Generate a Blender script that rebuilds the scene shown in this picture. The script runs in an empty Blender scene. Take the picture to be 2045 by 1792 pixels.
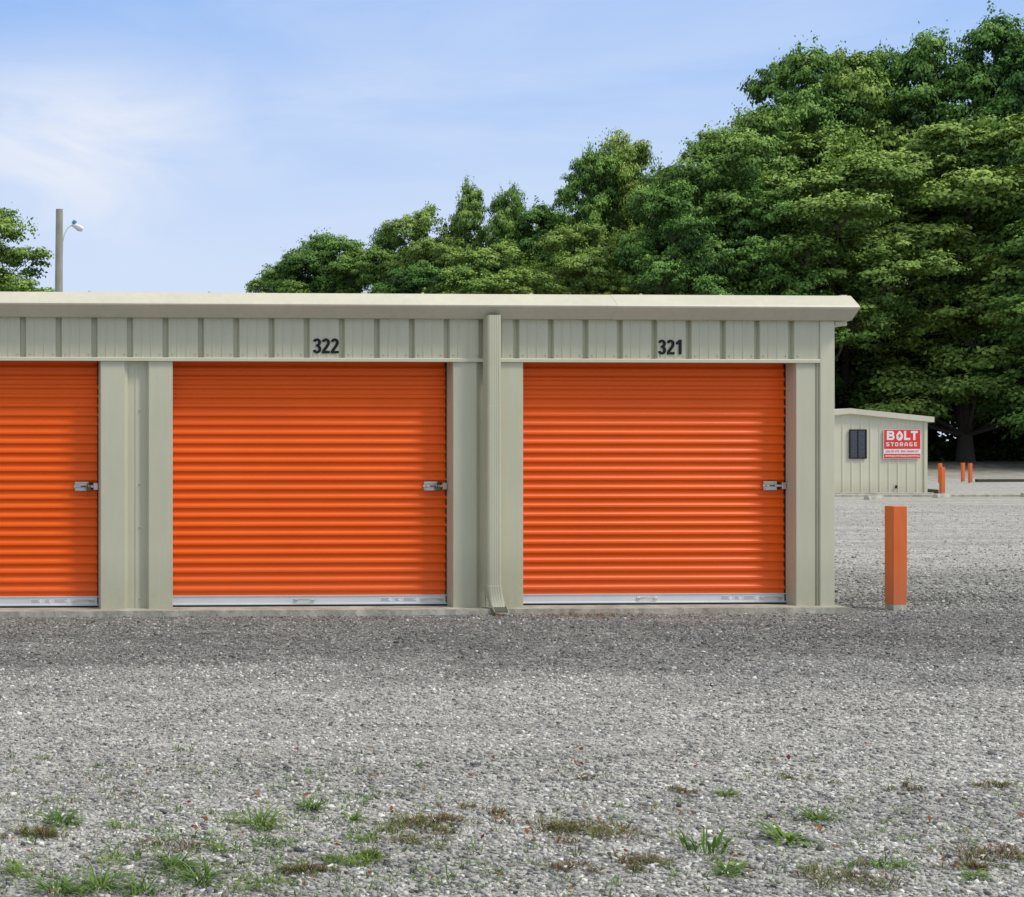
import bpy, math, random
import numpy as np
from mathutils import Vector, Matrix
rnd = random.Random(7)
rng = np.random.default_rng(11)
scene = bpy.context.scene
COL = scene.collection

# ------------------------------------------------------------------ helpers
def link(o, parent=None):
    COL.objects.link(o)
    if parent is not None:
        o.parent = parent
    return o

def mesh_obj(name, verts, faces, mat=None, parent=None, smooth=False):
    me = bpy.data.meshes.new(name)
    me.from_pydata([tuple(v) for v in verts], [], faces)
    me.update()
    if mat: me.materials.append(mat)
    if smooth:
        me.polygons.foreach_set("use_smooth", [True]*len(me.polygons))
    return link(bpy.data.objects.new(name, me), parent)

def np_mesh(name, verts, faces, mat, tone=None, k=4, smooth=False):
    me = bpy.data.meshes.new(name)
    nv, nf = len(verts), len(faces)
    me.vertices.add(nv); me.vertices.foreach_set("co", np.ascontiguousarray(verts, dtype=np.float32).ravel())
    me.loops.add(nf*k); me.loops.foreach_set("vertex_index", np.ascontiguousarray(faces, dtype=np.int32).ravel())
    me.polygons.add(nf)
    me.polygons.foreach_set("loop_start", np.arange(0, nf*k, k, dtype=np.int32))
    me.polygons.foreach_set("loop_total", np.full(nf, k, dtype=np.int32))
    if smooth: me.polygons.foreach_set("use_smooth", np.ones(nf, dtype=bool))
    me.update(calc_edges=True)
    if tone is not None:
        a = me.attributes.new("tone", 'FLOAT', 'POINT')
        a.data.foreach_set("value", np.ascontiguousarray(tone, dtype=np.float32))
    me.materials.append(mat)
    return me

def empty(name, loc, label, cat, group=None):
    e = bpy.data.objects.new(name, None)
    e.location = loc; e.empty_display_size = 0.2
    e["label"] = label; e["category"] = cat
    if group: e["group"] = group
    return link(e)

class MB:
    """small mesh builder"""
    def __init__(s): s.v=[]; s.f=[]
    def box(s, x0,x1,y0,y1,z0,z1, b=0.0):
        n=len(s.v)
        if b<=0:
            s.v += [(x0,y0,z0),(x1,y0,z0),(x1,y1,z0),(x0,y1,z0),(x0,y0,z1),(x1,y0,z1),(x1,y1,z1),(x0,y1,z1)]
            s.f += [tuple(n+i for i in q) for q in ((0,3,2,1),(4,5,6,7),(0,1,5,4),(1,2,6,5),(2,3,7,6),(3,0,4,7))]
        else:
            rings=[]
            for (z,i) in ((z0,b),(z0+b,0),(z1-b,0),(z1,b)):
                r=[(x0+i+b,y0+i,z),(x1-i-b,y0+i,z),(x1-i,y0+i+b,z),(x1-i,y1-i-b,z),(x1-i-b,y1-i,z),(x0+i+b,y1-i,z),(x0+i,y1-i-b,z),(x0+i,y0+i+b,z)]
                rings.append(len(s.v)); s.v+=r
            for a,c in zip(rings[:-1],rings[1:]):
                for j in range(8):
                    k=(j+1)%8
                    s.f.append((a+j,a+k,c+k,c+j))
            s.f.append(tuple(rings[0]+j for j in reversed(range(8))))
            s.f.append(tuple(rings[-1]+j for j in range(8)))
        return s
    def extrude_z(s, pts, z0, z1, close=False):
        n=len(s.v); m=len(pts)
        for (x,y) in pts:
            a = z0(x) if callable(z0) else z0
            c = z1(x) if callable(z1) else z1
            s.v += [(x,y,a),(x,y,c)]
        for i in range(m if close else m-1):
            j=(i+1)%m
            s.f.append((n+2*i, n+2*j, n+2*j+1, n+2*i+1))
        if close:
            s.f.append(tuple(n+2*i for i in reversed(range(m))))
            s.f.append(tuple(n+2*i+1 for i in range(m)))
        return s
    def extrude_x(s, pts, x0, x1, close=True):
        n=len(s.v); m=len(pts)
        for (y,z) in pts: s.v += [(x0,y,z),(x1,y,z)]
        for i in range(m if close else m-1):
            j=(i+1)%m
            s.f.append((n+2*i, n+2*i+1, n+2*j+1, n+2*j))
        if close:
            s.f.append(tuple(n+2*i for i in range(m)))
            s.f.append(tuple(n+2*i+1 for i in reversed(range(m))))
        return s
    def cyl(s, p0, p1, r0, r1=None, seg=10, cap=True):
        if r1 is None: r1=r0
        p0=Vector(p0); p1=Vector(p1); d=(p1-p0).normalized()
        a=d.orthogonal().normalized(); b=d.cross(a)
        n=len(s.v)
        for p,r in ((p0,r0),(p1,r1)):
            for i in range(seg):
                t=2*math.pi*i/seg
                s.v.append(tuple(p+a*math.cos(t)*r+b*math.sin(t)*r))
        for i in range(seg):
            j=(i+1)%seg
            s.f.append((n+i,n+j,n+seg+j,n+seg+i))
        if cap:
            s.f.append(tuple(n+i for i in reversed(range(seg)))); s.f.append(tuple(n+seg+i for i in range(seg)))
        return s
    def tube(s, pts, radii, seg=8):
        pts=[Vector(p) for p in pts]; n0=len(s.v); ref=Vector((0.3,1,0.1)).normalized()
        for k,p in enumerate(pts):
            d=(pts[min(k+1,len(pts)-1)]-pts[max(k-1,0)]).normalized()
            a=d.cross(ref)
            if a.length<1e-3: a=d.orthogonal()
            a.normalize(); b=d.cross(a)
            for i in range(seg):
                t=2*math.pi*i/seg
                s.v.append(tuple(p+(a*math.cos(t)+b*math.sin(t))*radii[k]))
        for k in range(len(pts)-1):
            for i in range(seg):
                j=(i+1)%seg; q=n0+k*seg
                s.f.append((q+i,q+j,q+seg+j,q+seg+i))
        s.f.append(tuple(n0+i for i in reversed(range(seg))))
        q=n0+(len(pts)-1)*seg
        s.f.append(tuple(q+i for i in range(seg)))
        return s
    def obj(s, name, mat, parent=None, smooth=False):
        return mesh_obj(name, s.v, s.f, mat, parent, smooth)

# ------------------------------------------------------------------ materials
def new_mat(name):
    m=bpy.data.materials.new(name); m.use_nodes=True
    nt=m.node_tree; b=nt.nodes["Principled BSDF"]
    return m, nt, b
def N(nt, typ, **kw):
    n=nt.nodes.new(typ)
    for k,v in kw.items():
        if hasattr(n,k): setattr(n,k,v)
        else: n.inputs[k.replace('_',' ')].default_value=v
    return n
def L(nt,a,b): nt.links.new(a,b)
def ramp(nt, fac, stops):
    r=nt.nodes.new("ShaderNodeValToRGB")
    e=r.color_ramp.elements
    while len(e)<len(stops): e.new(0.5)
    for el,(p,c) in zip(e,stops):
        el.position=p; el.color=(c[0],c[1],c[2],1) if not isinstance(c,(int,float)) else (c,c,c,1)
    if fac is not None: L(nt,fac,r.inputs[0])
    return r

def painted(name, col, rough=0.45, var=0.08, metallic=0.0, bump=0.05, streak=True, scale=3.0, spec=0.5, grime=0.0):
    m,nt,b=new_mat(name)
    tc=N(nt,"ShaderNodeTexCoord")
    mp=N(nt,"ShaderNodeMapping"); mp.inputs["Scale"].default_value=(6,6,0.7) if streak else (1,1,1)
    L(nt,tc.outputs["Object"],mp.inputs[0])
    n1=N(nt,"ShaderNodeTexNoise",Scale=scale,Detail=6.0,Roughness=0.65); L(nt,mp.outputs[0],n1.inputs["Vector"])
    n2=N(nt,"ShaderNodeTexNoise",Scale=1.3,Detail=4.0); L(nt,tc.outputs["Object"],n2.inputs["Vector"])
    mx=N(nt,"ShaderNodeMath",operation='ADD'); L(nt,n1.outputs[0],mx.inputs[0]); L(nt,n2.outputs[0],mx.inputs[1])
    lo=tuple(c*(1-var) for c in col); hi=tuple(min(1,c*(1+var*0.8)) for c in col)
    r=ramp(nt,None,[(0.3,lo),(0.7,hi)])
    hf=N(nt,"ShaderNodeMath",operation='MULTIPLY'); hf.inputs[1].default_value=0.5
    L(nt,mx.outputs[0],hf.inputs[0]); L(nt,hf.outputs[0],r.inputs[0])
    src=r.outputs[0]
    if grime>0:
        # splashed dust near the ground, in world height
        geo=N(nt,"ShaderNodeNewGeometry"); sp=N(nt,"ShaderNodeSeparateXYZ"); L(nt,geo.outputs["Position"],sp.inputs[0])
        gn=N(nt,"ShaderNodeTexNoise",Scale=7.0,Detail=7.0,Roughness=0.7); L(nt,geo.outputs["Position"],gn.inputs["Vector"])
        gh=N(nt,"ShaderNodeMapRange"); L(nt,sp.outputs[2],gh.inputs["Value"]); gh.inputs["From Min"].default_value=0.05; gh.inputs["From Max"].default_value=0.55; gh.inputs["To Min"].default_value=1.0; gh.inputs["To Max"].default_value=0.0
        gm=N(nt,"ShaderNodeMath",operation='MULTIPLY'); L(nt,gh.outputs[0],gm.inputs[0]); L(nt,gn.outputs[0],gm.inputs[1])
        gs=N(nt,"ShaderNodeMath",operation='MULTIPLY'); L(nt,gm.outputs[0],gs.inputs[0]); gs.inputs[1].default_value=grime
        gx=N(nt,"ShaderNodeMix",data_type='RGBA'); L(nt,gs.outputs[0],gx.inputs[0]); L(nt,src,gx.inputs[6]); gx.inputs[7].default_value=(0.20,0.18,0.13,1)
        src=gx.outputs[2]
    L(nt,src,b.inputs["Base Color"])
    b.inputs["Metallic"].default_value=metallic
    rr=N(nt,"ShaderNodeMapRange"); rr.inputs["To Min"].default_value=rough*0.8; rr.inputs["To Max"].default_value=rough*1.25
    L(nt,n2.outputs[0],rr.inputs["Value"]); L(nt,rr.outputs[0],b.inputs["Roughness"])
    b.inputs["Specular IOR Level"].default_value=spec
    if bump>0:
        n3=N(nt,"ShaderNodeTexNoise",Scale=14.0,Detail=3.0); L(nt,tc.outputs["Object"],n3.inputs["Vector"])
        bp=N(nt,"ShaderNodeBump",Strength=bump,Distance=0.01); L(nt,n3.outputs[0],bp.inputs["Height"]); L(nt,bp.outputs[0],b.inputs["Normal"])
    return m

M_beige = painted("beige_painted_steel",(0.555,0.545,0.395),0.5,0.08,grime=0.5)
M_trim  = painted("pale_trim_steel",(0.60,0.585,0.435),0.45,0.08,grime=0.45)
M_gut   = painted("gutter_steel",(0.59,0.56,0.445),0.5,0.12)
M_office= painted("office_panel_steel",(0.61,0.59,0.445),0.5,0.06,grime=0.5)
M_orange= painted("orange_enamel",(0.88,0.112,0.002),0.34,0.06,bump=0.06,streak=False,spec=0.30,grime=0.25)
M_boll  = painted("orange_post_paint",(0.76,0.165,0.04),0.6,0.16,bump=0.2,spec=0.3,grime=0.5)
M_alu   = painted("galvanised_aluminium",(0.70,0.72,0.72),0.38,0.12,metallic=0.4,streak=False)
M_steel = painted("zinc_steel",(0.64,0.64,0.60),0.34,0.25,metallic=0.7,streak=False,scale=20)
M_brass = painted("old_padlock_metal",(0.20,0.12,0.05),0.45,0.2,metallic=0.8,streak=False)
M_dark  = painted("dark_gap",(0.012,0.011,0.010),0.7,0.2,bump=0)
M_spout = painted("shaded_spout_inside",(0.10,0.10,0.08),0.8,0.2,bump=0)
M_black = painted("black_vinyl",(0.010,0.010,0.010),0.5,0.1,bump=0,spec=0.25)
M_white = painted("white_vinyl",(0.78,0.78,0.76),0.45,0.06,bump=0,streak=False)
M_red   = painted("red_sign_print",(0.72,0.03,0.022),0.4,0.05,bump=0,streak=False)
M_bprint= painted("faded_blue_print",(0.15,0.2,0.3),0.5,0.1,bump=0)
M_wood  = painted("weathered_pole_wood",(0.31,0.31,0.255),0.85,0.3,bump=0.6)
M_tie   = painted("creosoted_timber",(0.06,0.048,0.035),0.9,0.3,bump=0.5)
M_bark  = painted("tree_bark",(0.085,0.072,0.055),0.95,0.35,bump=1.0)
M_teal  = painted("lamp_housing",(0.05,0.22,0.32),0.4,0.1,bump=0)
M_glass = painted("window_glass",(0.012,0.02,0.035),0.05,0.3,bump=0.6,spec=1.0,streak=False)
M_frame = painted("dark_window_frame",(0.02,0.019,0.017),0.5,0.1,bump=0,spec=0.2)
M_inside= painted("inside_shell",(0.2,0.2,0.17),0.7,0.1,bump=0)

def concrete(name, a, b_):
    m,nt,b=new_mat(name)
    tc=N(nt,"ShaderNodeTexCoord")
    n1=N(nt,"ShaderNodeTexNoise",Scale=5.0,Detail=8.0,Roughness=0.7); L(nt,tc.outputs["Object"],n1.inputs["Vector"])
    r=ramp(nt,n1.outputs[0],[(0.35,a),(0.65,b_)]); L(nt,r.outputs[0],b.inputs["Base Color"])
    b.inputs["Roughness"].default_value=0.9
    n2=N(nt,"ShaderNodeTexNoise",Scale=45.0,Detail=5.0); L(nt,tc.outputs["Object"],n2.inputs["Vector"])
    bp=N(nt,"ShaderNodeBump",Strength=0.6,Distance=0.01); L(nt,n2.outputs[0],bp.inputs["Height"]); L(nt,bp.outputs[0],b.inputs["Normal"])
    return m
M_conc = concrete("weathered_concrete",(0.27,0.255,0.20),(0.52,0.50,0.42))

def leaf_mat(name, dark, mid, light, trans=0.0, tv=0.12, h0=0.488, h1=0.515):
    m=bpy.data.materials.new(name); m.use_nodes=True; nt=m.node_tree
    b=nt.nodes["Principled BSDF"]; out=nt.nodes["Material Output"]
    at=N(nt,"ShaderNodeAttribute",attribute_name="tone")
    oi=N(nt,"ShaderNodeObjectInfo")
    s=N(nt,"ShaderNodeMapRange"); s.inputs["To Min"].default_value=-tv; s.inputs["To Max"].default_value=tv
    L(nt,oi.outputs["Random"],s.inputs["Value"])
    ad=N(nt,"ShaderNodeMath",operation='ADD'); L(nt,at.outputs["Fac"],ad.inputs[0]); L(nt,s.outputs[0],ad.inputs[1])
    r=ramp(nt,ad.outputs[0],[(0.0,dark),(0.5,mid),(1.0,light)])
    hs=N(nt,"ShaderNodeHueSaturation")
    h2=N(nt,"ShaderNodeMapRange"); h2.inputs["To Min"].default_value=h1; h2.inputs["To Max"].default_value=h0
    L(nt,oi.outputs["Random"],h2.inputs["Value"]); L(nt,h2.outputs[0],hs.inputs["Hue"])
    L(nt,r.outputs[0],hs.inputs["Color"])
    L(nt,hs.outputs[0],b.inputs["Base Color"]); b.inputs["Roughness"].default_value=0.6
    b.inputs["Specular IOR Level"].default_value=0.15
    if trans>0:
        tr=N(nt,"ShaderNodeBsdfTranslucent"); L(nt,hs.outputs[0],tr.inputs[0])
        mx=N(nt,"ShaderNodeMixShader"); mx.inputs[0].default_value=trans
        L(nt,b.outputs[0],mx.inputs[1]); L(nt,tr.outputs[0],mx.inputs[2]); L(nt,mx.outputs[0],out.inputs[0])
    return m
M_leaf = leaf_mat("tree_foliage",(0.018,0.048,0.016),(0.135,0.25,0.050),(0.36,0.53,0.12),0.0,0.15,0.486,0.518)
M_under= leaf_mat("shaded_undergrowth_foliage",(0.006,0.014,0.006),(0.020,0.042,0.012),(0.06,0.10,0.028))  # leaf colours darkened to paint the deep shade inside the wood
M_grass= leaf_mat("fresh_grass",(0.06,0.10,0.02),(0.15,0.25,0.05),(0.28,0.41,0.10),0.3)
M_dry  = leaf_mat("dry_moss_and_grass",(0.10,0.058,0.036),(0.17,0.12,0.06),(0.16,0.20,0.06),0.15)
M_litter=leaf_mat("fallen_leaf_litter",(0.13,0.03,0.015),(0.24,0.09,0.04),(0.27,0.18,0.09),0.1)

def stone_mat():
    m,nt,b=new_mat("crushed_stone")
    at=N(nt,"ShaderNodeAttribute",attribute_name="tone")
    r=ramp(nt,at.outputs["Fac"],[(0.0,(0.072,0.075,0.078)),(0.35,(0.215,0.217,0.212)),(0.65,(0.44,0.438,0.415)),(1.0,(0.85,0.84,0.80))])
    tc=N(nt,"ShaderNodeTexCoord")
    n1=N(nt,"ShaderNodeTexNoise",Scale=60.0,Detail=4.0); L(nt,tc.outputs["Object"],n1.inputs["Vector"])
    mr=ramp(nt,n1.outputs[0],[(0.3,(0.74,0.77,0.81)),(0.5,(0.93,0.93,0.92)),(0.7,(1.0,0.96,0.885))])
    mx=N(nt,"ShaderNodeMix",data_type='RGBA',blend_type='MULTIPLY'); mx.inputs[0].default_value=1.0
    L(nt,r.outputs[0],mx.inputs[6]); L(nt,mr.outputs[0],mx.inputs[7]); L(nt,mx.outputs[2],b.inputs["Base Color"])
    b.inputs["Roughness"].default_value=0.85
    b.inputs["Specular IOR Level"].default_value=0.25
    return m
M_stone=stone_mat()

def ground_mat():
    m,nt,b=new_mat("gravel_ground")
    geo=N(nt,"ShaderNodeNewGeometry"); sep=N(nt,"ShaderNodeSeparateXYZ"); L(nt,geo.outputs["Position"],sep.inputs[0])
    P=geo.outputs["Position"]
    v1=N(nt,"ShaderNodeTexVoronoi",Scale=60.0,Randomness=1.0); L(nt,P,v1.inputs["Vector"])
    v2=N(nt,"ShaderNodeTexVoronoi",Scale=140.0); L(nt,P,v2.inputs["Vector"])
    v3=N(nt,"ShaderNodeTexVoronoi",Scale=13.0); L(nt,P,v3.inputs["Vector"])
    sc=N(nt,"ShaderNodeSeparateColor"); L(nt,v1.outputs["Color"],sc.inputs[0])
    sc2=N(nt,"ShaderNodeSeparateColor"); L(nt,v2.outputs["Color"],sc2.inputs[0])
    sc3=N(nt,"ShaderNodeSeparateColor"); L(nt,v3.outputs["Color"],sc3.inputs[0])
    a=N(nt,"ShaderNodeMath",operation='MULTIPLY_ADD'); a.inputs[1].default_value=0.42; L(nt,sc.outputs[0],a.inputs[0])
    a2=N(nt,"ShaderNodeMath",operation='MULTIPLY'); a2.inputs[1].default_value=0.28; L(nt,sc2.outputs[0],a2.inputs[0]); L(nt,a2.outputs[0],a.inputs[2])
    a3=N(nt,"ShaderNodeMath",operation='MULTIPLY_ADD'); a3.inputs[1].default_value=0.30; L(nt,sc3.outputs[0],a3.inputs[0]); L(nt,a.outputs[0],a3.inputs[2])
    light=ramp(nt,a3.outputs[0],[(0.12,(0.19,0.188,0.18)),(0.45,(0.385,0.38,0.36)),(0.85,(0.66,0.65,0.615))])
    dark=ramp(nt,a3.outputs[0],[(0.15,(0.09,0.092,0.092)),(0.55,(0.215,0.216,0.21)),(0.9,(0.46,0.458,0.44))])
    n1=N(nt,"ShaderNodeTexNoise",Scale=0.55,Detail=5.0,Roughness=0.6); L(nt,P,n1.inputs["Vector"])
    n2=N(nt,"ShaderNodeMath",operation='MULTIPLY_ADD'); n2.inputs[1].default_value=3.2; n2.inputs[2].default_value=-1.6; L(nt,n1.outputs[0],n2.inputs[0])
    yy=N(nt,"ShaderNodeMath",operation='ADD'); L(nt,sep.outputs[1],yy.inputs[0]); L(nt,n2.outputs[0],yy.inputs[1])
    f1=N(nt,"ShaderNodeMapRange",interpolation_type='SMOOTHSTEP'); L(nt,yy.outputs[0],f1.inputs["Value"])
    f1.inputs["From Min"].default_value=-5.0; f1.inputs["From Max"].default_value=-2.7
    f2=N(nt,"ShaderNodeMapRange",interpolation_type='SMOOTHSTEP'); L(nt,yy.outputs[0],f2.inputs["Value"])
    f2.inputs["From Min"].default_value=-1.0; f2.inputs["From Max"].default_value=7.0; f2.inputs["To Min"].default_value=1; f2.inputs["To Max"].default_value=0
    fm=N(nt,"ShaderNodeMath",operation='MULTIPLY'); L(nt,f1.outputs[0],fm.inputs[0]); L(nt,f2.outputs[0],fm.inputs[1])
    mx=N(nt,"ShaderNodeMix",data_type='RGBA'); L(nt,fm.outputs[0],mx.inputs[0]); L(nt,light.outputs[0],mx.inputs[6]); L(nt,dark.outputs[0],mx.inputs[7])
    # wheel tracks and dusty patches, stretched along the row of doors
    mpp=N(nt,"ShaderNodeMapping"); mpp.inputs["Scale"].default_value=(0.22,1.0,1.0); L(nt,P,mpp.inputs[0])
    n4=N(nt,"ShaderNodeTexNoise",Scale=0.9,Detail=9.0,Roughness=0.7); L(nt,mpp.outputs[0],n4.inputs["Vector"])
    pr=ramp(nt,n4.outputs[0],[(0.32,(0.70,0.695,0.68)),(0.66,(1.14,1.13,1.10))])
    mp=N(nt,"ShaderNodeMix",data_type='RGBA',blend_type='MULTIPLY'); mp.inputs[0].default_value=1.0
    L(nt,mx.outputs[2],mp.inputs[6]); L(nt,pr.outputs[0],mp.inputs[7])
    # leaf-strewn earth bank towards the wood
    n6=N(nt,"ShaderNodeTexNoise",Scale=0.25,Detail=5.0); L(nt,P,n6.inputs["Vector"])
    n7=N(nt,"ShaderNodeMath",operation='MULTIPLY_ADD'); n7.inputs[1].default_value=22.0; n7.inputs[2].default_value=-11.0; L(nt,n6.outputs[0],n7.inputs[0])
    y2=N(nt,"ShaderNodeMath",operation='ADD'); L(nt,sep.outputs[1],y2.inputs[0]); L(nt,n7.outputs[0],y2.inputs[1])
    f3=N(nt,"ShaderNodeMapRange",interpolation_type='SMOOTHSTEP'); L(nt,y2.outputs[0],f3.inputs["Value"])
    f3.inputs["From Min"].default_value=58.0; f3.inputs["From Max"].default_value=74.0
    n5=N(nt,"ShaderNodeTexNoise",Scale=2.0,Detail=9.0,Roughness=0.75); L(nt,P,n5.inputs["Vector"])
    er=ramp(nt,n5.outputs[0],[(0.35,(0.12,0.10,0.07)),(0.52,(0.27,0.245,0.20)),(0.68,(0.44,0.42,0.36))])
    me=N(nt,"ShaderNodeMix",data_type='RGBA'); L(nt,f3.outputs[0],me.inputs[0]); L(nt,mp.outputs[2],me.inputs[6]); L(nt,er.outputs[0],me.inputs[7])
    L(nt,me.outputs[2],b.inputs["Base Color"]); b.inputs["Roughness"].default_value=0.95
    b.inputs["Specular IOR Level"].default_value=0.1
    h=N(nt,"ShaderNodeMath",operation='ADD'); L(nt,v1.outputs["Distance"],h.inputs[0]); L(nt,v2.outputs["Distance"],h.inputs[1])
    bp=N(nt,"ShaderNodeBump",Strength=0.5,Distance=0.012,invert=True); L(nt,h.outputs[0],bp.inputs["Height"]); L(nt,bp.outputs[0],b.inputs["Normal"])
    return m
M_ground=ground_mat()

# ------------------------------------------------------------------ terrain
def gz(y):
    s=min(1,max(0,(y-56)/28.0)); s=s*s*(3-2*s)
    return s*0.95 + max(0,min(y,140)-84)*0.03
ys=sorted(set([-60,-30,-16,-12,-9,-6,-3,0,5,10,20,30,40,50,54]+list(range(56,92,2))+[95,100,110,125,140,200,400,900]))
xs=[-500,-200,-100,-60,-30,-10,0,5,10,20,30,40,50,60,80,100,150,300,700]
gv=[(x,y,gz(y)) for y in ys for x in xs]
gf=[(j*len(xs)+i,j*len(xs)+i+1,(j+1)*len(xs)+i+1,(j+1)*len(xs)+i) for j in range(len(ys)-1) for i in range(len(xs)-1)]
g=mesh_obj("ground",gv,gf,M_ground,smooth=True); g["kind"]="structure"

# smooth 2-D value noise in metres, for broad tone changes in the loose stone
_lat=rng.random((64,64))
def vnoise(x,y,sx,sy):
    u=np.asarray(x)/sx+20.3; v=np.asarray(y)/sy+31.7
    i=np.floor(u).astype(int); j=np.floor(v).astype(int); fu=u-i; fv=v-j
    fu=fu*fu*(3-2*fu); fv=fv*fv*(3-2*fv)
    A=_lat[i%64,j%64]; B=_lat[(i+1)%64,j%64]; C=_lat[i%64,(j+1)%64]; D=_lat[(i+1)%64,(j+1)%64]
    return (A*(1-fu)+B*fu)*(1-fv)+(C*(1-fu)+D*fu)*fv-0.5
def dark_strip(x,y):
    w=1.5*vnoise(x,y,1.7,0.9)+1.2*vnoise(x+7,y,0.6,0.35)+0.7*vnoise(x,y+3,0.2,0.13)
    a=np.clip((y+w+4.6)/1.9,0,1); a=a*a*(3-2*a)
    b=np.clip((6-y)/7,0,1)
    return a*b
def stones(n,x0f,x1f,y0,y1,smin,smax,big,fade=0.0):
    y=rng.uniform(y0,y1,n) if fade==0 else y0+(y1-y0)*rng.random(n)**fade
    xa=x0f(y); xb=x1f(y)
    x=xa+(xb-xa)*rng.random(n)
    keep=~((y>-0.175)&(x<7.97))
    x=x[keep]; y=y[keep]; n=len(x)
    s=smin+(smax-smin)*rng.random(n)**3.6
    s=np.where(rng.random(n)<big, s*1.6, s)
    return x,y,s
lx=lambda y: (y+12.87)*0.04-0.9
rx=lambda y: (y+12.87)*0.735+0.7
parts=[stones(90000,lx,rx,-8.75,-6.3,0.0024,0.0112,0.02),
       stones(78000,lx,rx,-6.3,-3.4,0.0030,0.0108,0.02),
       stones(60000,lx,rx,-3.4,0.3,0.0040,0.0115,0.03),
       stones(34000,lambda y:y*0+7.9,rx,0.3,26.0,0.0060,0.0155,0.04,2.2)]
px=np.concatenate([p[0] for p in parts]); py=np.concatenate([p[1] for p in parts]); ps=np.concatenate([p[2] for p in parts])
n=len(px)
corn=np.array([(-1,-1,-1),(1,-1,-1),(1,1,-1),(-1,1,-1),(-1,-1,1),(1,-1,1),(1,1,1),(-1,1,1)],dtype=float)
V=corn[None]*rng.uniform(0.35,1.2,(n,8,3))
V[:,4:,:2]*=rng.uniform(0.4,0.95,(n,1,1))
V*=np.stack([ps*rng.uniform(0.8,1.6,n),ps*rng.uniform(0.6,1.1,n),ps*rng.uniform(0.4,0.8,n)],1)[:,None,:]
tx=rng.normal(0,0.45,n); c,s_=np.cos(tx),np.sin(tx)
Vy=V[:,:,1]*c[:,None]-V[:,:,2]*s_[:,None]; Vz=V[:,:,1]*s_[:,None]+V[:,:,2]*c[:,None]
a=rng.uniform(0,6.283,n); ca,sa=np.cos(a)[:,None],np.sin(a)[:,None]
Vx=V[:,:,0]*ca-Vy*sa; Vy2=V[:,:,0]*sa+Vy*ca
V=np.stack([Vx+px[:,None],Vy2+py[:,None],Vz+(ps*0.25)[:,None]],2).reshape(-1,3)
F=(np.array([(0,3,2,1),(4,5,6,7),(0,1,5,4),(1,2,6,5),(2,3,7,6),(3,0,4,7)])[None]+8*np.arange(n)[:,None,None]).reshape(-1,4)
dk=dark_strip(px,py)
track=0.15*vnoise(px,py,3.4,0.42)+0.14*vnoise(px+9,py+5,1.1,0.8)+0.12*vnoise(px,py,0.35,0.28)
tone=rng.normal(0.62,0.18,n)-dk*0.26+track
tone=np.where(rng.random(n)<0.07,tone+0.26,tone); tone=np.where(rng.random(n)<0.09,tone-0.30,tone)
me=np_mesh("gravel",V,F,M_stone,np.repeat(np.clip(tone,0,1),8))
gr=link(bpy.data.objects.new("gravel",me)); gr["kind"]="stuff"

# ------------------------------------------------------------------ storage building
bld=empty("storage_building",(0,0,0.0),"long low beige metal self-storage row with orange roll-up doors","storage building")
opens=[(-3.992,-1.563),(-0.944,1.485),(2.104,4.537),(5.152,7.574)]
XL=-4.60; XR=7.91
sl=MB()
pts=[]; nseg=300
for i in range(nseg+1):
    x=-5.0+(7.96+5.0)*i/nseg
    pts.append((x,-0.155+0.008*math.sin(i*0.5)+rnd.uniform(-0.008,0.008)))
sl.extrude_z(pts+[(7.96,6.2),(-5.0,6.2)],-0.15,0.05,close=True)
sl.obj("foundation",M_conc,bld)
def pier(xl,xr):
    wall=MB()
    p=[(xl,0.24),(xl,0.004),(xl+0.004,0),(xl+0.205,0),(xl+0.213,0.02),(xl+0.235,0.028),(xl+0.24,0.05),
       (xl+0.30,0.05),(xl+0.305,0.045),(xl+0.32,0.045),(xl+0.325,0.05),(xr-0.250,0.058),(xr-0.218,0.058),(xr-0.207,0.003),(xr-0.203,0),(xr-0.004,0),(xr,0.004),(xr,0.24)]
    wall.extrude_z(p,0.05,2.186)
    for z in (0.14,0.75,1.12,1.75):
        wall.cyl((xl+0.345,0.054,z),(xl+0.345,0.040,z),0.007,seg=6)
    wall.obj("pillar",M_beige,bld)
for (a_,b_) in zip(opens[:-1],opens[1:]): pier(a_[1],b_[0])
wall=MB(); wall.extrude_z([(XL,6.1),(XL,0.0),(opens[0][0],0.0),(opens[0][0],0.24)],0.05,2.186); wall.obj("pillar",M_beige,bld)
wall=MB(); wall.extrude_z([(7.574,0.24),(7.574,0.004),(7.578,0),(7.742,0),(7.744,0.02),(7.762,0.02),(7.764,0.008),(7.780,0.008)],0.05,2.186)
for z in (0.14,0.7,1.1,1.65): wall.cyl((7.5735,0.10,z),(7.5665,0.10,z),0.006,seg=6)
wall.obj("pillar",M_beige,bld)
side=MB()
sp=[]; y=0.12
while y<6.05:
    sp+= [(XR-0.012,y),(XR-0.012,y+0.22),(XR+0.012,y+0.25),(XR+0.012,y+0.275)]
    y+=0.3048
side.extrude_z(sp+[(XR-0.012,6.1),(XL,6.1),(XL,0.08)],0.05,2.62)
side.obj("side_wall",M_beige,bld)
corner=MB(); corner.box(7.782,7.912,-0.014,0.13,0.04,2.532,0.004)
corner.obj("corner_trim",M_trim,bld)
ins=MB(); ins.box(XL+0.05,7.77,0.36,0.40,0.06,2.6); ins.obj("inner_partition",M_inside,bld)
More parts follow.
